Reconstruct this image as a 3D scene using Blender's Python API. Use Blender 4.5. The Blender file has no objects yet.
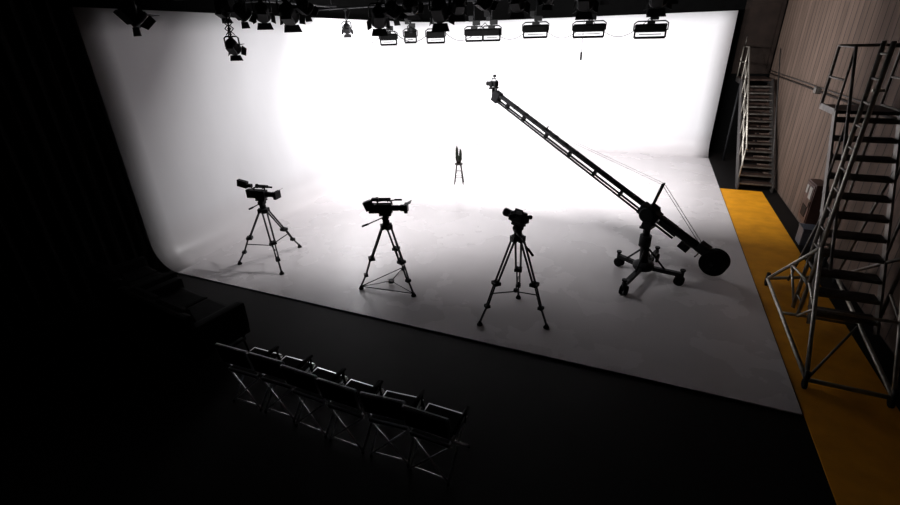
import bpy, bmesh, math, random
from mathutils import Matrix, Vector
random.seed(4)
S=bpy.context.scene
V=Vector
D=math.radians
# ------------------------------------------------------------------ materials
def mat(name,col,rough=.5,metal=0.,noise=0.,nscale=8.,bump=0.,spec=.5,coat=0.):
    m=bpy.data.materials.new(name); m.use_nodes=True
    nt=m.node_tree; b=nt.nodes['Principled BSDF']
    b.inputs['Base Color'].default_value=(*col,1); b.inputs['Roughness'].default_value=rough
    b.inputs['Metallic'].default_value=metal; b.inputs['Specular IOR Level'].default_value=spec
    b.inputs['Coat Weight'].default_value=coat
    if noise>0 or bump>0:
        tc=nt.nodes.new('ShaderNodeTexCoord'); n=nt.nodes.new('ShaderNodeTexNoise')
        n.inputs['Scale'].default_value=nscale; n.inputs['Detail'].default_value=6
        nt.links.new(tc.outputs['Object'],n.inputs['Vector'])
        if noise>0:
            r=nt.nodes.new('ShaderNodeValToRGB')
            r.color_ramp.elements[0].position=.3; r.color_ramp.elements[1].position=.7
            r.color_ramp.elements[0].color=(*[c*(1-noise) for c in col],1)
            r.color_ramp.elements[1].color=(*[min(1,c*(1+noise)) for c in col],1)
            nt.links.new(n.outputs['Fac'],r.inputs['Fac']); nt.links.new(r.outputs['Color'],b.inputs['Base Color'])
        if bump>0:
            bp=nt.nodes.new('ShaderNodeBump'); bp.inputs['Strength'].default_value=bump; bp.inputs['Distance'].default_value=.02
            nt.links.new(n.outputs['Fac'],bp.inputs['Height']); nt.links.new(bp.outputs['Normal'],b.inputs['Normal'])
    return m
M_blk=mat('black_plastic',(.006,.006,.0065),.6,noise=.3,nscale=20,spec=.15)
M_dmet=mat('black_anodised_metal',(.007,.007,.008),.55,.0,noise=.3,nscale=15,spec=.2)
M_tri=mat('carbon_grey',(.016,.016,.019),.45,.0,noise=.2,nscale=30,spec=.35)
M_alu=mat('aluminium',(.36,.335,.29),.45,.8,noise=.25,nscale=12)
M_dalu=mat('worn_aluminium',(.13,.118,.105),.5,.7,noise=.35,nscale=10)
M_chr=mat('chrome',(.70,.70,.72),.3,1.0,noise=.1)
M_rub=mat('rubber',(.005,.005,.005),.9,noise=.2,spec=.06)
M_lea=mat('black_leather',(.004,.0035,.0035),.6,noise=.3,nscale=6,bump=.3,spec=.05)
M_glass=mat('lens_glass',(.01,.012,.02),.05,0,noise=.1,coat=1)
M_lamp=mat('lamp_reflector',(.30,.30,.30),.35,.8,noise=.1)
M_tread=mat('tread_plate',(.045,.04,.037),.55,.5,noise=.4,nscale=25)
M_dtr=mat('stair_timber',(.035,.02,.015),.6,noise=.4,nscale=9,spec=.2)
M_wood=mat('stool_wood',(.012,.010,.009),.6,noise=.4,nscale=14,spec=.2)
M_green=mat('cactus_green',(.006,.008,.005),.7,noise=.5,nscale=30,spec=.1)
M_clay=mat('clay_pot',(.010,.008,.007),.7,noise=.3,spec=.1)
M_red=mat('cabinet_brown_red',(.055,.028,.022),.5,noise=.3,nscale=5,spec=.2)
M_paper=mat('paper_notice',(.25,.24,.22),.7,noise=.1)
M_cur=mat('black_velvet',(.003,.0026,.0026),.95,noise=.4,nscale=3,spec=.03)
M_flr=mat('black_stage_floor',(.0046,.0038,.0036),.6,noise=.4,nscale=1.5,bump=.05,spec=.12)
M_ceil=mat('black_ceiling',(.002,.002,.002),.95,noise=.2,spec=.03)
M_brn=mat('dark_timber_door',(.014,.009,.007),.7,noise=.3,nscale=3,spec=.1)
M_bin=mat('grey_bin',(.07,.08,.10),.5,noise=.2)

def m_cyc():
    m=mat('white_cyc_paint',(.78,.77,.78),.5,spec=.5); nt=m.node_tree; b=nt.nodes['Principled BSDF']
    tc=nt.nodes.new('ShaderNodeTexCoord'); n=nt.nodes.new('ShaderNodeTexNoise'); n.inputs['Scale'].default_value=.7; n.inputs['Detail'].default_value=8
    mp=nt.nodes.new('ShaderNodeMapping'); mp.inputs['Scale'].default_value=(1,1,.35)
    nt.links.new(tc.outputs['Object'],mp.inputs['Vector']); nt.links.new(mp.outputs['Vector'],n.inputs['Vector'])
    sx=nt.nodes.new('ShaderNodeSeparateXYZ'); nt.links.new(tc.outputs['Object'],sx.inputs['Vector'])
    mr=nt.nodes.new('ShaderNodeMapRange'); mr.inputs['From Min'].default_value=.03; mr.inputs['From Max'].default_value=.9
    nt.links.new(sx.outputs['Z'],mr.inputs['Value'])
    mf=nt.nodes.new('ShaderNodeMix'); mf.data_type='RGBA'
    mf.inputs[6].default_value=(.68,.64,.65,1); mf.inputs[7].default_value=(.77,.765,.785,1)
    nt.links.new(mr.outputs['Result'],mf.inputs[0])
    r=nt.nodes.new('ShaderNodeValToRGB'); r.color_ramp.elements[0].position=.25; r.color_ramp.elements[1].position=.7
    r.color_ramp.elements[0].color=(.88,.88,.88,1); r.color_ramp.elements[1].color=(1,1,1,1)
    nt.links.new(n.outputs['Fac'],r.inputs['Fac'])
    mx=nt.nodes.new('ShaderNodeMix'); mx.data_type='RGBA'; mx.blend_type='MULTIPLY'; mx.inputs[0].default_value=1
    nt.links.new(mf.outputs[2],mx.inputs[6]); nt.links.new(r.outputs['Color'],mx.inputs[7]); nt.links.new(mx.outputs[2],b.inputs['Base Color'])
    # floor glossier than the wall
    rw=nt.nodes.new('ShaderNodeMapRange'); rw.inputs['To Min'].default_value=.20; rw.inputs['To Max'].default_value=.62
    nt.links.new(mr.outputs['Result'],rw.inputs['Value'])
    rr=nt.nodes.new('ShaderNodeMath'); rr.operation='MULTIPLY_ADD'; rr.inputs[1].default_value=.14
    nt.links.new(n.outputs['Fac'],rr.inputs[0]); nt.links.new(rw.outputs['Result'],rr.inputs[2]); nt.links.new(rr.outputs[0],b.inputs['Roughness'])
    return m
M_cyc=m_cyc()
def m_yel():
    m=mat('yellow_floor_paint',(.62,.29,.02),.6,spec=.2); nt=m.node_tree; b=nt.nodes['Principled BSDF']
    tc=nt.nodes.new('ShaderNodeTexCoord'); n=nt.nodes.new('ShaderNodeTexNoise'); n.inputs['Scale'].default_value=3; n.inputs['Detail'].default_value=8
    r=nt.nodes.new('ShaderNodeValToRGB'); r.color_ramp.elements[0].color=(.62,.25,.008,1); r.color_ramp.elements[1].color=(.80,.34,.012,1)
    r.color_ramp.elements[0].position=.3; r.color_ramp.elements[1].position=.65
    nt.links.new(tc.outputs['Object'],n.inputs['Vector']); nt.links.new(n.outputs['Fac'],r.inputs['Fac']); nt.links.new(r.outputs['Color'],b.inputs['Base Color'])
    return m
M_yel=m_yel()
def m_plank():
    m=mat('brown_panelling',(.2,.15,.12),.8,spec=.15); nt=m.node_tree; b=nt.nodes['Principled BSDF']
    tc=nt.nodes.new('ShaderNodeTexCoord'); sx=nt.nodes.new('ShaderNodeSeparateXYZ'); cb=nt.nodes.new('ShaderNodeCombineXYZ')
    nt.links.new(tc.outputs['Object'],sx.inputs['Vector'])
    nt.links.new(sx.outputs['Z'],cb.inputs['X']); nt.links.new(sx.outputs['Y'],cb.inputs['Y'])
    bt=nt.nodes.new('ShaderNodeTexBrick'); bt.inputs['Scale'].default_value=1; bt.inputs['Brick Width'].default_value=2.7; bt.inputs['Row Height'].default_value=.3
    bt.inputs['Mortar Size'].default_value=.015; bt.offset=.0
    bt.inputs['Color1'].default_value=(.145,.10,.077,1); bt.inputs['Color2'].default_value=(.115,.079,.061,1); bt.inputs['Mortar'].default_value=(.03,.022,.018,1)
    nt.links.new(cb.outputs['Vector'],bt.inputs['Vector'])
    n=nt.nodes.new('ShaderNodeTexNoise'); n.inputs['Scale'].default_value=1.2; n.inputs['Detail'].default_value=8
    mp=nt.nodes.new('ShaderNodeMapping'); mp.inputs['Scale'].default_value=(1,4,.6)
    nt.links.new(tc.outputs['Object'],mp.inputs['Vector']); nt.links.new(mp.outputs['Vector'],n.inputs['Vector'])
    r=nt.nodes.new('ShaderNodeValToRGB'); r.color_ramp.elements[0].color=(.6,.6,.6,1); r.color_ramp.elements[0].position=.3; r.color_ramp.elements[1].position=.7
    nt.links.new(n.outputs['Fac'],r.inputs['Fac'])
    mx=nt.nodes.new('ShaderNodeMix'); mx.data_type='RGBA'; mx.blend_type='MULTIPLY'; mx.inputs[0].default_value=1
    nt.links.new(bt.outputs['Color'],mx.inputs[6]); nt.links.new(r.outputs['Color'],mx.inputs[7]); nt.links.new(mx.outputs[2],b.inputs['Base Color'])
    return m
M_pan=m_plank()

# ------------------------------------------------------------------ mesh builder
class B:
    def __init__(s): s.bm=bmesh.new(); s.mats=[]
    def mi(s,m):
        if m not in s.mats: s.mats.append(m)
        return s.mats.index(m)
    def ring_loft(s,rings,m,caps=True,smooth=True,closed=False):
        i=s.mi(m); vs=[[s.bm.verts.new(p) for p in r] for r in rings]; n=len(vs[0])
        pairs=list(zip(vs,vs[1:]))+([(vs[-1],vs[0])] if closed else [])
        for a,b in pairs:
            for k in range(n):
                f=s.bm.faces.new((a[k],a[(k+1)%n],b[(k+1)%n],b[k])); f.material_index=i; f.smooth=smooth
        if caps and not closed:
            for r in (vs[0][::-1],vs[-1]):
                f=s.bm.faces.new(r); f.material_index=i
    def frame(s,d):
        d=d.normalized(); up=V((0,0,1)) if abs(d.z)<.95 else V((0,1,0))
        x=d.cross(up).normalized(); return x,x.cross(d).normalized()
    def tube(s,a,b,r,m,n=8,r2=None):
        a=V(a);b=V(b); x,y=s.frame(b-a); r2=r if r2 is None else r2
        s.ring_loft([[p+x*rr*math.cos(t*2*math.pi/n)+y*rr*math.sin(t*2*math.pi/n) for t in range(n)] for p,rr in ((a,r),(b,r2))],m)
    def path(s,pts,r,m,n=8,closed=False):
        pts=[V(p) for p in pts]; rings=[]; L=len(pts); px=None
        for i,p in enumerate(pts):
            if closed: d=pts[(i+1)%L]-pts[i-1]
            else: d=pts[min(i+1,L-1)]-pts[max(i-1,0)]
            d.normalize()
            if px is None: px,_=s.frame(d)
            px=(px-d*px.dot(d)).normalized(); y=d.cross(px)
            rings.append([p+px*r*math.cos(t*2*math.pi/n)+y*r*math.sin(t*2*math.pi/n) for t in range(n)])
        s.ring_loft(rings,m,closed=closed)
    def lathe(s,c,ax,prof,m,n=20,caps=True):
        c=V(c);ax=V(ax).normalized(); x,y=s.frame(ax)
        s.ring_loft([[c+ax*h+x*r*math.cos(t*2*math.pi/n)+y*r*math.sin(t*2*math.pi/n) for t in range(n)] for r,h in prof],m,caps=caps)
    def box(s,c,sz,m,rot=None,bev=.0,taper=1.):
        c=V(c); hx,hy,hz=[q/2 for q in sz]; R=rot or Matrix.Identity(3); i=s.mi(m)
        vs=[]
        for z in (-1,1):
            k=taper if z>0 else 1
            for x,y in ((-1,-1),(1,-1),(1,1),(-1,1)): vs.append(s.bm.verts.new(c+R@V((x*hx*k,y*hy*k,z*hz))))
        fs=[]
        for q in ((3,2,1,0),(4,5,6,7),(0,1,5,4),(1,2,6,5),(2,3,7,6),(3,0,4,7)):
            f=s.bm.faces.new([vs[k] for k in q]); f.material_index=i; fs.append(f)
        if bev>0:
            es=list({e for f in fs for e in f.edges})
            bmesh.ops.bevel(s.bm,geom=es,offset=bev,segments=2,affect='EDGES',profile=.7)
    def plate(s,ps,th,m):
        ps=[V(p) for p in ps]; n=(ps[1]-ps[0]).cross(ps[2]-ps[0]).normalized()*th/2
        s.ring_loft([[p-n for p in ps],[p+n for p in ps]],m,smooth=False)
    def done(s,name,loc=(0,0,0),rz=0,fix=True):
        if fix: bmesh.ops.recalc_face_normals(s.bm,faces=s.bm.faces[:])
        me=bpy.data.meshes.new(name); s.bm.to_mesh(me); s.bm.free()
        for m in s.mats: me.materials.append(m)
        o=bpy.data.objects.new(name,me); o.location=loc; o.rotation_euler=(0,0,rz); S.collection.objects.link(o); return o
def Rz(a): return Matrix.Rotation(a,3,'Z')
def Rx(a): return Matrix.Rotation(a,3,'X')

# ------------------------------------------------------------------ room shell
XL,XR,YF,YB,HT=-8.56,2.1,5.15,18.56,4.6
WR=3.5
b=B(); b.box((-2.7,8,-.05),(13.4,22.6,.1),M_flr); b.done('floor')
b=B(); b.box((-2.7,8,5.75),(13.4,22.6,.1),M_ceil); b.done('ceiling')
b=B(); b.box((-2.7,19.25,2.85),(13.4,.1,5.7),M_ceil); b.done('wall_back')
b=B(); b.box((-2.7,-3.25,2.85),(13.4,.1,5.7),M_ceil); b.done('wall_front')
b=B(); b.box((-9.35,8,2.85),(.1,22.6,5.7),M_ceil); b.done('wall_left')
b=B(); b.box((WR+.05,8,2.85),(.1,22.4,5.7),M_pan); b.done('wall_right')
b=B(); b.box((WR-.025,8,2.72),(.04,22.2,.035),M_brn); b.tube((WR-.03,-3,2.80),(WR-.03,19.1,2.80),.012,M_tread)
b.box((WR-.055,13.4,2.74),(.1,.22,.14),M_dalu,bev=.01); b.done('trim_1')
# timber door reached by the far stairs
b=B(); b.box((2.90,19.15,3.85),(1.1,.05,2.3),M_brn); b.box((2.90,19.12,3.75),(.86,.03,2.05),M_brn,bev=.01)
b.tube((2.58,19.09,3.6),(2.58,19.09,3.85),.015,M_dalu); b.done('door_1')
# stage curtain (black drape) carrying on from the cyclorama
b=B(); i=b.mi(M_cur); pv=None; N=240
for k in range(N+1):
    y=YF-.02-k*8.1/N; x=-8.68+.05*math.sin(k*.9)+.02*math.sin(k*2.3)
    v=(b.bm.verts.new((x,y,0.01)),b.bm.verts.new((x+.01*math.sin(k),y,5.65)))
    if pv: f=b.bm.faces.new((pv[0],v[0],v[1],pv[1])); f.material_index=i; f.smooth=True
    pv=v
b.done('stage_curtain')
b=B(); b.box(((XR+.02+3.13)/2,5.7,.004),(3.13-XR-.02,17.3,.008),M_yel); b.done('floor_walkway')

# ------------------------------------------------------------------ cyclorama
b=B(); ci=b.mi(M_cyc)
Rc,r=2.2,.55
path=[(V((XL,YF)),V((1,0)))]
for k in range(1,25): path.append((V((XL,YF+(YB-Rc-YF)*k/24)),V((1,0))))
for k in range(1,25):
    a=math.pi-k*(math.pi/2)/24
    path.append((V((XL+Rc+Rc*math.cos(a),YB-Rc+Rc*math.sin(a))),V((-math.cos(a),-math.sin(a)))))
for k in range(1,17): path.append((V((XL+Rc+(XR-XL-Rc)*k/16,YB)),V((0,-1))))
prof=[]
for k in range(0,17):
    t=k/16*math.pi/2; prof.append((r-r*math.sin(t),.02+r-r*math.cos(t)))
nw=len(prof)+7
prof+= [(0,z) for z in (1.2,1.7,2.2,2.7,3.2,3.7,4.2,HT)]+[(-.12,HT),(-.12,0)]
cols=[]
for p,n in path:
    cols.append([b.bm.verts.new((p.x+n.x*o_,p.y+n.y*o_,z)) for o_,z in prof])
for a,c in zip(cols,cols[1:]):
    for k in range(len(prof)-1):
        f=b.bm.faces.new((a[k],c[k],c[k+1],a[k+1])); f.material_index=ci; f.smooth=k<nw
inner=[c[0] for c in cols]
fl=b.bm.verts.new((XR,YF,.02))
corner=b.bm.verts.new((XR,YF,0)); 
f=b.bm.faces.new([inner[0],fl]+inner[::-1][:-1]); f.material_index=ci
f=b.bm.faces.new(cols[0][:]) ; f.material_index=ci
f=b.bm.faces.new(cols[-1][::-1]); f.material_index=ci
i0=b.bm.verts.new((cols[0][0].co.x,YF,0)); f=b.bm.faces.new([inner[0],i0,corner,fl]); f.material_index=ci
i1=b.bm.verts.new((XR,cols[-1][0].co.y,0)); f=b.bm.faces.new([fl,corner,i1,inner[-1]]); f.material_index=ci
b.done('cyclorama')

# ------------------------------------------------------------------ tripod cameras
def video_camera(b,z,ang,kind=0,pitch=0.):
    R=Rz(ang)@Matrix.Rotation(pitch,3,'Y')
    def P(x,y,zz): return V((0,0,z))+R@V((x,y,zz))
    b.box(P(0,0,.015),(.20,.08,.03),M_dmet,R)
    if kind==2:   # compact camera body
        b.box(P(0,0,.10),(.22,.14,.14),M_blk,R,.015)
        b.box(P(-.13,0,.09),(.06,.10,.11),M_blk,R,.01)
        b.lathe(P(.10,0,.10),R@V((1,0,0)),[(.05,0),(.055,.02),(.055,.12),(.062,.13),(.062,.17)],M_blk,16)
        b.lathe(P(.27,0,.10),R@V((1,0,0)),[(.05,0),(.05,.004)],M_glass,16)
        b.path([P(-.08,0,.17),P(-.07,0,.205),P(.06,0,.205),P(.07,0,.17)],.012,M_blk)
        b.tube(P(-.02,.07,.13),P(-.02,.12,.15),.01,M_blk); b.box(P(-.02,.16,.15),(.02,.11,.07),M_blk,R,.004)
        b.lathe(P(-.16,-.03,.14),R@V((-1,0,0)),[(.02,0),(.032,.03),(.03,.05)],M_rub,12)
        return
    b.box(P(-.02,0,.10),(.30,.13,.15),M_blk,R,.012)
    b.box(P(-.22,0,.10),(.10,.11,.16),M_blk,R,.01)
    b.lathe(P(.13,0,.10),R@V((1,0,0)),[(.045,0),(.05,.02),(.05,.10),(.042,.11),(.055,.14),(.06,.20)],M_blk,16)
    b.lathe(P(.325,0,.10),R@V((1,0,0)),[(.05,0),(.05,.005)],M_glass,16)
    b.box(P(.36,0,.10),(.06,.17,.14),M_blk,R,.006)
    b.plate([P(.37,-.08,.17),P(.37,.08,.17),P(.45,.09,.21),P(.45,-.09,.21)],.005,M_blk)
    b.path([P(-.12,0,.17),P(-.11,0,.215),P(-.05,0,.23),P(.08,0,.23),P(.12,0,.21),P(.12,0,.17)],.014,M_blk)
    b.tube(P(.05,.03,.2),P(.03,.15,.2),.012,M_blk)
    b.tube(P(.08,.15,.2),P(-.12,.15,.2),.03,M_blk,10)
    b.lathe(P(-.12,.15,.2),R@V((-1,0,0)),[(.03,0),(.045,.03),(.04,.05)],M_rub,12)
    b.tube(P(.08,-.02,.23),P(.22,-.02,.25),.012,M_blk)
    b.tube(P(.18,-.02,.25),P(.30,-.02,.25),.018,M_rub)
    if kind==1:
        b.tube(P(-.14,0,.2),P(-.26,0,.27),.012,M_dmet)
        b.box(P(-.34,0,.28),(.20,.08,.13),M_blk,R@Matrix.Rotation(D(12),3,'Y'),.01)
        b.box(P(-.20,.0,.25),(.10,.07,.06),M_blk,R,.008)
    if kind==3:
        b.box(P(-.26,-.04,.16),(.14,.10,.16),M_blk,R@Matrix.Rotation(D(-20),3,'Y'),.01)
        b.box(P(-.15,0,.25),(.12,.07,.05),M_blk,R,.008)
def tripod(name,loc,hz,feet,cang,kind=0,ground=False,pitch=0.,hside=(1,-1)):
    b=B()
    crown=V((0,0,hz))
    for fx,fy in feet:
        foot=V((fx,fy,0)); d=V((fx,fy,0)).normalized(); side=V((-d.y,d.x,0))
        top=crown+d*.07+V((0,0,-.04)); knee=top.lerp(foot,.50)
        az=Rz(math.atan2(d.y,d.x))
        for s_ in (-1,1):
            b.tube(top+side*.042*s_,knee+side*.037*s_,.017,M_tri)
            b.tube(knee+side*.024*s_+V((0,0,.05)),top.lerp(foot,.78)+side*.022*s_,.013,M_dmet)
        b.box(knee,(.11,.12,.055),M_blk,az,.008)
        b.tube(top.lerp(foot,.72),foot+V((0,0,.05)),.017,M_tri)
        b.box(top.lerp(foot,.77),(.075,.08,.05),M_blk,az,.006)
        b.box(top,(.06,.12,.08),M_dmet,az,.006)
        b.lathe(foot,(0,0,1),[(.045,0),(.045,.015),(.03,.04),(.018,.07)],M_rub,12)
        if ground: b.tube(foot+V((0,0,.05)),foot*.04+V((0,0,.06)),.007,M_dmet)
        else:
            k=top.lerp(foot,.62); b.tube(k,V((0,0,k.z-.06)),.010,M_dmet)
    if ground:
        for i in range(3):
            p=V((*feet[i],.05)); q=V((*feet[(i+1)%3],.05)); b.tube(p,q,.009,M_dmet)
        b.lathe((0,0,.03),(0,0,1),[(.05,0),(.05,.05)],M_dmet)
    else:
        b.lathe((0,0,hz*.38-.08),(0,0,1),[(.03,0),(.035,.02),(.03,.05)],M_dmet,12)
    b.lathe(crown+V((0,0,-.08)),(0,0,1),[(.05,0),(.085,.03),(.09,.08),(.06,.09)],M_dmet)
    R=Rz(cang)
    b.lathe(crown,(0,0,1),[(.055,0),(.06,.06),(.05,.08)],M_blk)
    b.lathe(crown+V((0,0,.12))+R@V((0,-.065,0)),R@V((0,1,0)),[(.05,0),(.055,.01),(.055,.12),(.05,.13)],M_blk)
    b.box(crown+V((0,0,.175)),(.20,.10,.03),M_dmet,R,.004)
    for s_ in hside:
        b.tube(crown+V((0,0,.12))+R@V((0,.08*s_,0)),crown+V((0,0,-.10))+R@V((-.44,.16*s_,0)),.011,M_dmet)
        b.tube(crown+V((0,0,-.05))+R@V((-.34,.14*s_,0)),crown+V((0,0,-.105))+R@V((-.46,.165*s_,0)),.018,M_rub)
    video_camera(b,hz+.19,cang,kind,pitch)
    return b.done(name,loc)
def rel(c,fs): return [(x-c[0],y-c[1]) for x,y in fs]
c=(-6.57,6.20); tripod('camera_tripod',(*c,.02),1.13,rel(c,[(-7.14,5.86),(-6.03,5.81),(-6.54,6.94)]),D(8),1,hside=(1,))
c=(-3.86,6.20); tripod('camera_tripod',(*c,.02),1.16,rel(c,[(-4.28,5.86),(-3.29,5.96),(-3.93,6.78)]),D(20),3,ground=True,hside=(1,))
c=(-1.51,5.96); tripod('camera_tripod',(*c,.02),1.38,rel(c,[(-1.94,5.54),(-.98,5.82),(-1.60,6.52)]),D(150),2,hside=(1,))

# ------------------------------------------------------------------ jib crane
b=B()
C=V((.28,8.05,.02)); 
wh=[(.01,7.23),(-.16,8.36),(.50,8.79),(.91,7.93)]
b.lathe(C+V((0,0,.16)),(0,0,1),[(.16,0),(.18,.03),(.18,.10),(.10,.14)],M_dmet)
for x,y in wh:
    w=V((x,y,.02)); d=(w-C); d.z=0; d.normalize(); sd=V((-d.y,d.x,0))
    b.box((w+C)/2+V((0,0,.20)),((w-C).length,.08,.07),M_dmet,Rz(math.atan2(d.y,d.x)),.006)
    b.tube(w+V((0,0,.12)),w+V((0,0,.27)),.03,M_dmet)
    b.tube(w+V((0,0,.27)),w+V((0,0,.30)),.045,M_blk,12)
    b.tube(C+V((0,0,.55))+d*.05,C+V((0,0,.22))+d*.36,.018,M_dmet)
    for s_ in (-1,1):
        b.lathe(w+V((0,0,.085))+sd*(.02*s_)-d*.03,sd*s_,[(.06,0),(.085,.006),(.085,.034),(.06,.04)],M_rub,18)
    b.tube(w+V((0,0,.085))-sd*.06-d*.03,w+V((0,0,.085))+sd*.06-d*.03,.015,M_dmet)
    b.box(w+V((0,0,.15))-d*.02,(.09,.03,.07),M_dmet,Rz(math.atan2(d.y,d.x)))
PV=V((.24,8.05,1.23))
b.tube(C+V((0,0,.2)),(PV.x,PV.y,.78),.075,M_dmet,16)
b.tube((PV.x,PV.y,.62),(PV.x,PV.y,.82),.10,M_blk,16)
b.tube((PV.x,PV.y,.8),(PV.x,PV.y,1.0),.06,M_dmet,16)
HD=V((-2.90,9.27,2.92)); CW=V((1.286,7.64,.665))
A=(HD-CW).normalized(); SD=V((A.y,-A.x,0)).normalized(); UP=SD.cross(A).normalized()
if UP.z<0: UP=-UP
for s_ in (-1,1):
    b.plate([V((PV.x,PV.y,.98))+SD*.11*s_-A*.08,V((PV.x,PV.y,.98))+SD*.11*s_+A*.08,PV+SD*.11*s_+UP*.14+A*.06,PV+SD*.11*s_+UP*.14-A*.07],.025,M_dmet)
b.box((PV.x,PV.y,.985),(.18,.25,.04),M_dmet,Rz(math.atan2(SD.y,SD.x)+math.pi/2))
b.tube(PV-SD*.14,PV+SD*.14,.04,M_dmet,14)
for q in (1,-1): b.lathe(PV+SD*.12*q,SD*q,[(.12,0),(.13,.01),(.13,.03),(.11,.04)],M_blk,20)
L=(HD-PV).length; 
def at(t,s_=0,u=0): return PV+A*t+SD*s_+UP*u
RT=Matrix((A,SD,UP)).transposed()
for s_ in (-.055,.055):
    b.tube(at(-.95,s_,.06),at(L-.05,s_*.8,.06),.027,M_dmet)
    b.tube(at(-.55,s_,-.085),at(L-.05,s_*.8,-.06),.020,M_dmet)
n=13
for k in range(n):
    t0=.15+k*(L-.4)/n; t1=t0+(L-.4)/n
    b.tube(at(t0,-.048,.06),at(t1,.045,.06),.008,M_dmet,6)
    b.box(at(t0,0,.06),(.05,.14,.04),M_blk,RT)
for t in (.6,1.2,1.8,2.4,3.0,3.45): b.box(at(t,0,-.01),(.045,.10,.14),M_dmet,RT)
b.box(at(0,0,0),(.36,.19,.19),M_dmet,RT,.01)
b.box(at(-.35,0,.03),(.30,.11,.13),M_dmet,RT,.01)
b.tube(at(-.2,0,.0),at(-1.26,0,.0),.04,M_dmet,12)
b.lathe(at(-1.26,-.11,0),SD,[(.19,0),(.205,.012),(.205,.05),(.19,.055),(.19,.06),(.205,.065),(.205,.155),(.19,.16),(.19,.165),(.205,.17),(.205,.21),(.19,.22)],M_rub,32)
b.tube(at(-1.26,-.16,0),at(-1.26,.16,0),.025,M_dmet,12)
b.box(at(-1.0,.0,.09),(.18,.16,.12),M_blk,RT,.01)
b.tube(at(-1.0,-.2,-.03),at(-1.0,.2,-.03),.012,M_dmet)
b.box(at(-.76,.10,-.16),(.18,.05,.12),M_blk,RT,.006); b.tube(at(-.72,.03,-.02),at(-.74,.09,-.12),.012,M_dmet)
kp=at(.02,0,.08)+UP*.46+A*.10
b.tube(at(.02,0,.05),kp,.026,M_dmet); b.tube(kp-SD*.05,kp+SD*.05,.014,M_dmet)
for s_ in (-.045,.045):
    b.tube(kp+SD*s_,at(2.45,s_,.08),.0025,M_dmet,5); b.tube(kp+SD*s_,at(-1.0,s_,.08),.005,M_dmet,5)
b.tube(at(2.45,0,.04),at(2.45,0,.15),.014,M_dmet)
h=HD
b.box(h+V((0,0,0)),(.15,.15,.20),M_dmet,RT,.01)
b.tube(h+V((0,0,-.02))+A*.04,h+V((0,0,.16))+A*.04,.03,M_dmet,12)
q=h+A*.10+V((0,0,.02))
b.tube(q+V((0,0,-.12)),q+V((0,0,.08)),.04,M_blk,14)
az=Rz(math.atan2(A.y,A.x))
b.box(q+V((0,0,.10)),(.10,.20,.03),M_blk,az,.005)
for s_ in (-.09,.09): b.box(q+V((0,0,.17))+SD*s_,(.05,.02,.14),M_blk,az,.004)
def cc(x,y,z): return q+V((0,0,.18))+az@V((x,y,z))
b.box(cc(0,0,0),(.16,.11,.10),M_blk,az,.008)
b.tube(cc(.07,0,0),cc(.15,0,0),.035,M_blk,14); b.tube(cc(.14,0,0),cc(.17,0,0),.042,M_blk,14)
b.path([cc(-.06,0,.05),cc(-.05,0,.10),cc(.04,0,.10),cc(.05,0,.05)],.01,M_blk)
b.tube(cc(0,0,.09),cc(-.02,0,.13),.008,M_dmet); b.box(cc(-.02,0,.15),(.06,.03,.05),M_blk,az,.004)
b.done('camera_jib_crane')

# ------------------------------------------------------------------ stool and cactus
b=B()
b.lathe((0,0,.58),(0,0,1),[(.11,0),(.125,.01),(.125,.03),(.11,.04)],M_wood,24)
lg=[]
for k in range(4):
    a=D(45+90*k); t=V((.085*math.cos(a),.085*math.sin(a),.58)); f=V((.19*math.cos(a),.19*math.sin(a),0)); lg.append((t,f)); b.tube(f,t,.015,M_wood,10,.02)
for k in range(4):
    for z in (.65,.35): b.tube(lg[k][0].lerp(lg[k][1],z),lg[(k+1)%4][0].lerp(lg[(k+1)%4][1],z),.011,M_wood)
b.done('bar_stool',(-5.05,12.46,.021),.3)
b=B()
b.lathe((0,0,0),(0,0,1),[(.06,0),(.085,.09),(.09,.11),(.075,.11),(.07,.09)],M_clay,20)
def ribbed(c,r,h):
    n=20; rings=[]
    for j in range(9):
        z=h*j/8; rr=r*(1.0 if j<6 else math.sqrt(max(.02,1-((j-5)/3.05)**2)))*(.85+.15*math.sin(j*.4+.6))
        rings.append([V(c)+V((rr*(1+.14*(k%2))*math.cos(k*2*math.pi/n),rr*(1+.14*(k%2))*math.sin(k*2*math.pi/n),z)) for k in range(n)])
    b.ring_loft(rings,M_green)
ribbed((-.05,0,.09),.040,.42); ribbed((.055,.01,.09),.036,.34); ribbed((0,-.04,.09),.03,.16)
for k in range(40):
    a=random.uniform(0,6.28); s_,hh=random.choice(((-.05,.42),(.055,.34))); z=.12+random.random()*(hh-.06); p=V((s_,0,z)); b.tube(p,p+V((.065*math.cos(a),.065*math.sin(a),.015)),.002,M_green,4)
b.done('potted_cactus',(-5.05,12.46,.642),.2)

# ------------------------------------------------------------------ mobile access stairs (near, right)
b=B()
x0,x1=2.58,3.36; ya,yb=7.15,8.85; z1=2.85; R1=.9
def tr(y): return .1+(y-ya)/(yb-ya)*(z1-.1)
for x in (x0,x1):
    b.box((x,(ya+yb)/2,(.1+z1)/2),(.03,.11,math.hypot(yb-ya,z1-.1)),M_dalu,Rx(-math.atan2(yb-ya,z1-.1)))
    b.path([(x,ya-.05,1.0),(x,ya+.05,1.15),(x,yb,z1+R1),(x,yb+.75,z1+R1),(x,yb+.75,z1)],.022,M_dalu)
    for t in (.33,.66,1.0):
        y=ya+(yb-ya)*t; b.tube((x,y,tr(y)),(x,y,tr(y)+R1),.018,M_dalu)
    b.tube((x,yb,z1+.45),(x,yb+.75,z1+.45),.016,M_dalu)
    if x==x1: b.tube((x,yb+.75,.12),(x,yb+.75,z1) ,.022,M_dalu)
    b.box((x,yb+.37,z1),(.03,.75,.09),M_dalu)
n=11
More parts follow.
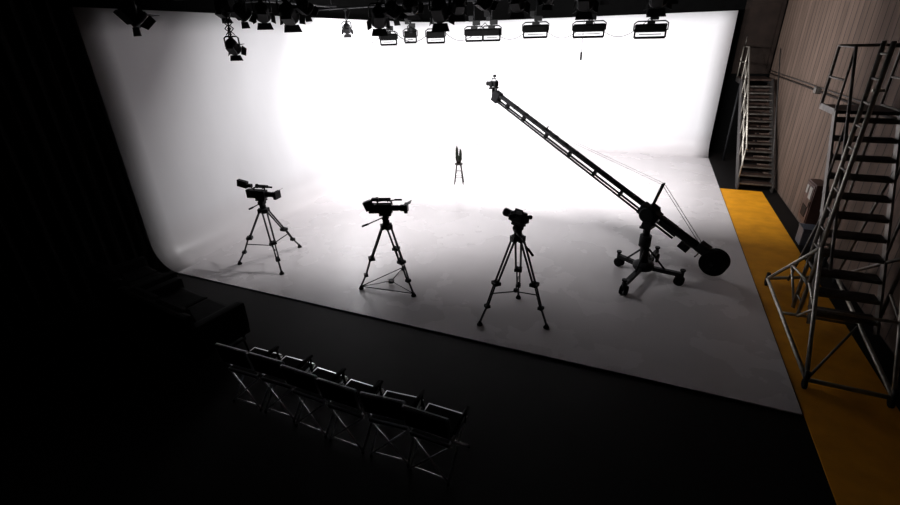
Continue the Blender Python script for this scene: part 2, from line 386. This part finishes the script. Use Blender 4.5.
for k in range(n):
    y=ya+(yb-ya)*(k+.6)/n; z=tr(y)
    b.box((2.97,y+.07,z),(x1-x0-.02,.22,.035),M_tread); b.box((2.97,y-.045,z-.01),(x1-x0-.02,.012,.05),M_dalu)
    for q_ in range(4): b.box((2.97,y-.01+q_*.045,z+.02),(x1-x0-.08,.012,.008),M_dalu)
b.box((2.97,yb+.37,z1),(x1-x0,.75,.05),M_tread)
b.tube((x0,yb+.75,z1+R1),(x1,yb+.75,z1+R1),.022,M_dalu)
x=2.46
for y in (7.28,7.56): b.tube((x,y,.12),(x,y,3.85),.028,M_alu)
for k in range(13): z=.35+k*.28; b.tube((x,7.28,z),(x,7.56,z),.014,M_dalu)
for z in (1.25,3.3): b.tube((x,7.42,z),(x0,7.42,z),.018,M_alu)
b.tube((x1+.02,7.28,.12),(x1+.02,7.28,3.85),.026,M_dalu)
b.tube((2.46,7.28,3.8),(x1+.02,7.28,3.8),.022,M_dalu)
fa=(2.22,5.68); fb=(2.27,8.45); fc=(3.05,5.66); fd=(3.36,8.95)
for p,q_ in ((fa,fb),(fa,fc),(fb,fd),(fc,fd)): b.tube((*p,.13),(*q_,.13),.028,M_alu)
ap=(2.46,7.28,1.25); ar=(3.38,7.28,1.25)
b.tube((*fa,.13),ap,.026,M_alu); b.tube((*fb,.13),ap,.026,M_alu); b.tube((*fc,.13),ar,.026,M_alu); b.tube((*fd,.13),ar,.024,M_dalu)
m1=V((*fa,.13)).lerp(V(ap),.5); m2=V((*fb,.13)).lerp(V(ap),.5); m3=V((*fc,.13)).lerp(V(ar),.5)
b.tube(m1,(2.46,7.28,m1.z),.018,M_alu); b.tube(m2,(2.46,7.28,m2.z),.018,M_alu); b.tube(m1,(2.46,7.28,.13),.018,M_alu)
b.tube(m2,(2.46,7.5,.13),.018,M_alu); b.tube(m3,m1,.02,M_alu); b.tube(m3,(3.38,7.28,m3.z),.018,M_dalu); b.tube((2.26,7.3,.13),(3.2,7.3,.13),.022,M_alu)
b.tube((*fa,.13),(3.2,7.3,.13),.016,M_dalu)
b.tube((x1,8.95,.13),(x1,8.4,tr(8.4)),.02,M_dalu); b.tube((x0,8.5,.13),(x0,8.0,tr(8.0)),.02,M_dalu)
for p in (fa,fb,fc,fd,(3.36,9.6)):
    b.tube((*p,.10),(*p,.24),.032,M_dmet); b.lathe((p[0]-.02,p[1],.065),(1,0,0),[(.045,0),(.065,.005),(.065,.035),(.045,.04)],M_rub,16)
b.done('mobile_staircase',(0,0,.008))
# ------------------------------------------------------------------ fixed stairs to the door (far right)
b=B(); x0,x1=2.54,3.36; ya,yb=14.45,17.85; z1=2.6; n=14
for x in (x0,x1):
    b.plate([(x,ya-.1,0),(x,ya+.2,0),(x,yb+.1,z1-.2),(x,yb+.1,z1+.03),(x,yb-.1,z1+.03),(x,ya-.1,.16)],.035,M_tread)
    b.box((x,18.45,z1-.06),(.04,1.2,.14),M_tread)
    b.tube((x,yb+.1,0),(x,yb+.1,z1),.035,M_dmet)
for k in range(n):
    y=ya+(yb-ya)*k/n; z=z1*(k+1)/(n+1)
    b.box((2.95,y+.12,z),(x1-x0-.04,.27,.035),M_dtr); b.box((2.95,y+.25,z-.08),(x1-x0-.04,.015,.17),M_dtr); b.box((2.95,y-.02,z),(x1-x0-.04,.014,.04),M_dalu)
b.box((2.95,18.48,z1),(x1-x0,1.2,.05),M_dtr)
x=x0
for hh in (.5,.95): b.path([(x,ya,.15+hh),(x,yb,z1+hh),(x,19.0,z1+hh)],.022,M_alu)
for k in range(6):
    y=ya+.1+(yb-ya)*k/5; z=.15+(z1-.15)*k/5; b.tube((x,y,z),(x,y,z+.97),.02,M_alu)
b.tube((x,19.0,z1),(x,19.0,z1+.95),.02,M_alu)
b.tube((x1,ya+.3,.3),(x1,yb,z1+.9),.018,M_tread)
b.done('metal_staircase')

# ------------------------------------------------------------------ wall things
b=B(); b.box((WR-.105,11.26,.74),(.2,.56,.84),M_red,bev=.01); b.box((WR-.21,11.26,.74),(.02,.50,.78),M_red,bev=.004)
b.box((WR-.225,11.16,.95),(.012,.18,.24),M_paper); b.box((WR-.225,11.40,.98),(.012,.12,.17),M_paper); b.box((WR-.225,11.26,.55),(.012,.30,.22),M_brn); b.box((WR-.235,11.03,.74),(.02,.02,.12),M_dalu)
b.done('fire_hose_cabinet')
b=B(); b.box((0,0,.17),(.26,.34,.34),M_bin,None,.02); b.box((0,0,.35),(.28,.36,.03),M_bin,None,.01); b.done('waste_bin',(3.32,10.75,0))

# ------------------------------------------------------------------ lighting rig
PZ=4.78
b=B()
for y,xa,xb in ((5.35,-8.3,-1.5),(6.8,-8.3,1.8),(8.0,-8.3,1.8),(11.0,-8.3,1.8)):
    b.tube((xa,y,PZ),(xb,y,PZ),.025,M_dmet,10)
    x=xa+.4
    while x<xb:
        b.tube((x,y,PZ),(x,y,5.7),.012,M_dmet,6); x+=1.6
for x in (-7.9,-4.0,-.5,1.5): b.tube((x,5.2,PZ+.05),(x,11.2,PZ+.05),.025,M_dmet,10)
b.done('lighting_grid')
def area(name,loc,target,size,sy,e,col=(1,1,1),spread=math.pi):
    l=bpy.data.lights.new(name,'AREA'); l.shape='RECTANGLE'; l.size=size; l.size_y=sy; l.energy=e; l.color=col; l.spread=spread
    o=bpy.data.objects.new(name,l); o.location=loc; S.collection.objects.link(o)
    o.rotation_euler=(V(target)-V(loc)).to_track_quat('-Z','Y').to_euler(); return o
def clamp(b,z0):
    b.box((0,0,-.045),(.05,.09,.04),M_dmet,bev=.008); b.tube((0,0,-.03),(0,0,z0),.013,M_dmet)
def fresnel(xy,drop,target,sc=1.,panto=False,e=0,spr=180):
    loc=(xy[0],xy[1],PZ); c=V((0,0,-drop)); dv=V(target)-(V(loc)+c)
    ang=math.atan2(dv.y,dv.x); tilt=math.atan2(-dv.z,math.hypot(dv.x,dv.y))
    b=B(); clamp(b,-drop+.24*sc)
    if panto:
        n=5; z0=-.12; z1=-drop+.28*sc; b.box((0,0,-.12),(.34,.14,.12),M_blk,bev=.01); b.box((.12,0,-.22),(.12,.12,.10),M_blk,bev=.01)
        for k in range(n):
            a=z0+(z1-z0)*k/n; c_=z0+(z1-z0)*(k+1)/n
            for s_ in (-.03,.03): b.tube((-.07,s_,a),(.07,s_,c_),.008,M_dmet,6); b.tube((.07,s_,a),(-.07,s_,c_),.008,M_dmet,6)
    T=Rz(ang)@Matrix.Rotation(tilt,3,'Y')
    P=lambda x,y,z:c+T@V((x*sc,y*sc,z*sc)); Z=Rz(ang)
    b.path([P(0,-.19,0),c+Z@V((0,-.19*sc,.2*sc)),c+Z@V((0,-.14*sc,.24*sc)),c+Z@V((0,.14*sc,.24*sc)),c+Z@V((0,.19*sc,.2*sc)),P(0,.19,0)],.014,M_dmet)
    b.tube(P(0,-.20,0),P(0,.20,0),.02,M_blk)
    b.lathe(P(-.2,0,0),T@V((1,0,0)),[(q*sc,h*sc) for q,h in ((.07,0),(.12,.03),(.15,.08),(.16,.3),(.175,.31),(.175,.36),(.15,.37))],M_blk,18)
    b.lathe(P(.165,0,0),T@V((1,0,0)),[(.13*sc,0),(.09*sc,.02*sc),(.02*sc,.028*sc)],M_lamp,18)
    b.box(P(-.1,0,.15),(.2*sc,.10*sc,.03*sc),M_blk,T)
    b.box(P(-.05,0,-.17),(.26*sc,.2*sc,.06*sc),M_blk,T,.004)
    for k in range(4):
        sx=.14; l=.11; s_=1 if k%2==0 else -1
        if k<2: ps=[P(.17,-sx,s_*.16),P(.17,sx,s_*.16),P(.17+l,sx*1.3,s_*(.16+l*.9)),P(.17+l,-sx*1.3,s_*(.16+l*.9))]
        else: ps=[P(.17,s_*.16,-sx),P(.17,s_*.16,sx),P(.17+l,s_*(.16+l*.8),sx*.8),P(.17+l,s_*(.16+l*.8),-sx*.8)]
        b.plate(ps,.006,M_blk)
    cb=[]
    for k in range(9):
        t=k/8; cb.append(P(-.2,.02,0).lerp(V((.12,.02,-.06)),t)+V((-.08*math.sin(t*math.pi),.03,-.12*math.sin(t*math.pi))))
    b.path(cb,.010,M_rub,6)
    if e>0:
        p=V(loc)+c+T@V((.21*sc,0,0)); area('fresnel_lamp',p,p+dv,.22*sc,.22*sc,e,(1,.99,1),D(spr))
    return b.done('fresnel_spotlight',loc)
for a in [((-7.5,5.35),.30,(-6.5,9,0),.85,0,0),((-7.12,6.8),.80,(-8.5,10.0,1.5),.66,1,0),
          ((-7.2,6.8),.22,(-8.5,12,2.5),.6,0,0),((-6.75,6.8),.26,(-6,10,1.5),.7,0,0),((-6.3,6.8),.28,(-8.56,9.5,2.2),.75,0,0),((-5.75,6.8),.32,(-8.56,12.5,2.0),.85,0,0),((-5.4,6.8),.24,(-4,10,2),.6,0,0),
          ((-4.75,8),.38,(-7.5,12.0,.5),.85,0,170),((-4.45,8),.28,(-3,10,3.0),.7,0,0),((-4.1,8),.24,(-4.6,12,3.8),.7,0,0),((-3.55,8),.32,(-4.4,13,.0),.9,0,130),((-3.2,8),.26,(-4.5,10,3),.7,0,0),((-2.75,8),.24,(-1,10,3),.6,0,0),
          ((-2.2,8),.26,(-2.5,14,.6),.7,0,0),((-1.7,8),.22,(-3,10,3),.5,0,0),((-1.15,8),.28,(-1.3,14,.3),.75,0,0),((-.9,8),.2,(1.3,12,3),.5,0,0),((-.13,8),.28,(.2,14,.3),.75,0,0),((.1,8),.22,(-1.5,10,3),.5,0,0),
          ((-7.5,11),.46,(-8.56,12.6,2.9),.6,0,80),((-5.65,11),.56,(-6.5,14,3.4),.42,0,0)]:
    fresnel(a[0],a[1],a[2],a[3],a[4],a[5])
def flood(loc,drop,ang,w=.66):
    b=B(); clamp(b,-drop+.16); Z=Rz(ang); c=V((0,0,-drop)); P=lambda x,y,z:c+Z@V((x,y,z))
    hw=w/2
    b.path([P(-hw-.03,0,0),P(-hw-.03,0,.13),P(-hw+.03,0,.17),P(hw-.03,0,.17),P(hw+.03,0,.13),P(hw+.03,0,0)],.013,M_dmet)
    pr=[(.12,.11),(.0,.12),(-.09,.08),(-.10,-.01),(.0,-.03),(.12,-.03)]
    for (y0,z0),(y1,z1) in zip(pr,pr[1:]): b.plate([P(-hw,y0,z0),P(hw,y0,z0),P(hw,y1,z1),P(-hw,y1,z1)],.008,M_rub)
    for s_ in (-hw,hw):
        b.plate([P(s_,y,z) for y,z in pr],.012,M_rub); b.tube(P(s_,0,.02),P(s_,0,-.13),.018,M_rub)
    b.tube(P(-hw,0,-.13),P(hw,0,-.13),.024,M_rub)
    b.tube(P(-hw+.08,.03,-.07),P(hw-.08,.03,-.07),.008,M_dmet)
    for k in range(4): x=-hw+w*(k+.5)/4; b.box(P(x,-.09,.05),(.02,.03,.08),M_rub,Z)
    b.box(P(0,0,.15),(.14,.10,.07),M_blk,Z,.006); b.box(P(.05,0,.24),(.16,.10,.10),M_blk,Z,.01); b.box(P(-.07,0,.33),(.10,.10,.12),M_blk,Z,.01)
    return b.done('cyclorama_flood_light',loc)
FL=[(-6.3,.74,D(40),.40),(-5.68,.70,D(30),.28),(-5.0,.72,D(20),.42),(-4.02,.70,D(5),.40),(-3.6,.70,D(0),.40),(-2.59,.66,D(0),.52),(-1.45,.68,D(0),.62),(-.24,.72,D(-3),.58)]
for x,dr,a,w in FL: flood((x,11,PZ),dr,a,w)
b=B(); b.tube((0,0,0),(0,0,-1.08),.005,M_rub,6); b.tube((0,0,-1.08),(0,0,-1.24),.022,M_blk,10); b.done('hanging_microphone',(-1.55,10.93,PZ-.02))
b=B()
xs=[-7.5,-6.35,-5.0,-3.8,-2.59,-1.45,-.24]
for xa,xb in zip(xs,xs[1:]):
    b.path([(xa+(xb-xa)*k/12,11.12,4.32-.36*math.sin(math.pi*k/12)) for k in range(13)],.007,M_rub,6)
b.done('power_cable')

# ------------------------------------------------------------------ audience chairs
def chair(loc,rz):
    b=B(); w=.23
    for s_ in (-w,w):
        b.path([(s_,.24,.02),(s_,-.16,.47),(s_,-.22,.60)],.012,M_chr)
        b.tube((s_,-.22,.60),(s_,-.27,.86),.012,M_rub)
        b.path([(s_*.92,-.27,.02),(s_*.92,.14,.44),(s_*.92,.22,.46)],.012,M_chr)
        for y,q in ((.24,1),(-.27,.92)): b.tube((s_*q,y,0),(s_*q,y,.04),.015,M_rub)
        b.path([(s_*1.12,-.20,.64),(s_*1.14,.0,.67),(s_*1.12,.15,.66)],.018,M_rub)
        b.tube((s_*1.12,.12,.66),(s_*1.0,.14,.45),.01,M_rub); b.tube((s_*1.1,-.2,.64),(s_,-.22,.62),.01,M_rub)
    b.tube((-w*.92,-.27,.04),(w*.96,-.19,.44),.010,M_chr); b.tube((w*.92,-.27,.04),(-w*.96,-.19,.44),.010,M_chr)
    for p,q in (((-w,.22,.05),(w,.22,.05)),((-w*.92,-.25,.05),(w*.92,-.25,.05))): b.tube(p,q,.009,M_chr)
    b.box((0,.0,.465),(.44,.44,.05),M_rub,None,.018)
    b.box((0,-.255,.74),(.48,.05,.28),M_rub,Rx(D(10)),.02)
    return b.done('folding_chair',loc,rz)
for k in range(6):
    x=-4.02+k*.50
    chair((x,3.20-.02*k+random.uniform(-.03,.03),0),random.uniform(-.10,.10)+.03)
def sofa(loc,rz,w):
    b=B()
    b.box((0,0,.22),(w,.85,.26),M_lea,None,.04)
    n=max(1,round(w/.75))
    for k in range(n):
        x=-w/2+.14+(w-.28)*(k+.5)/n; b.box((x,.06,.40),((w-.28)/n-.02,.66,.16),M_lea,None,.05); b.box((x,-.30,.62),((w-.28)/n-.02,.18,.40),M_lea,Rx(D(10)),.06)
    b.box((0,-.38,.50),(w,.14,.62),M_lea,None,.05)
    for s_ in (-1,1): b.box((s_*(w/2-.07),0,.40),(.16,.86,.42),M_lea,None,.05)
    for x in (-w/2+.1,w/2-.1):
        for y in (-.35,.35): b.tube((x,y,0),(x,y,.1),.02,M_rub)
    return b.done('sofa',loc,rz)
sofa((-5.95,3.75,0),D(-8),1.7); sofa((-7.55,4.1,0),D(-12),1.2)

# ------------------------------------------------------------------ lamps inside the cyclorama floods
E=185
for x,dr,a,w in FL:
    if x in (-5.68,-4.02): continue
    d=V((-math.sin(a),math.cos(a),0)); p=V((x,11,PZ-dr-.08))+d*.16
    tgt=V((x,18.5,2.4)) if x>-6 else V((-8.5,14,2.4))
    area('flood_lamp',p,tgt,.4,.12,E,(1,.99,1.0))
w=bpy.data.worlds.new('World'); S.world=w; w.use_nodes=True; w.node_tree.nodes['Background'].inputs[0].default_value=(.01,.01,.012,1); w.node_tree.nodes['Background'].inputs[1].default_value=.3
# ------------------------------------------------------------------ camera
cd=bpy.data.cameras.new('camera'); cam=bpy.data.objects.new('camera',cd); S.collection.objects.link(cam)
cd.sensor_width=36; cd.lens=455.6/900*36; cd.clip_start=.05
Mx=Matrix.Rotation(D(23.48),4,'Z')@Matrix.Rotation(D(90-25.09),4,'X')@Matrix.Rotation(D(-1.53),4,'Z')
Mx.translation=V((0,0,4)); cam.matrix_world=Mx; S.camera=cam
S.view_settings.view_transform='Standard'; S.view_settings.look='None'
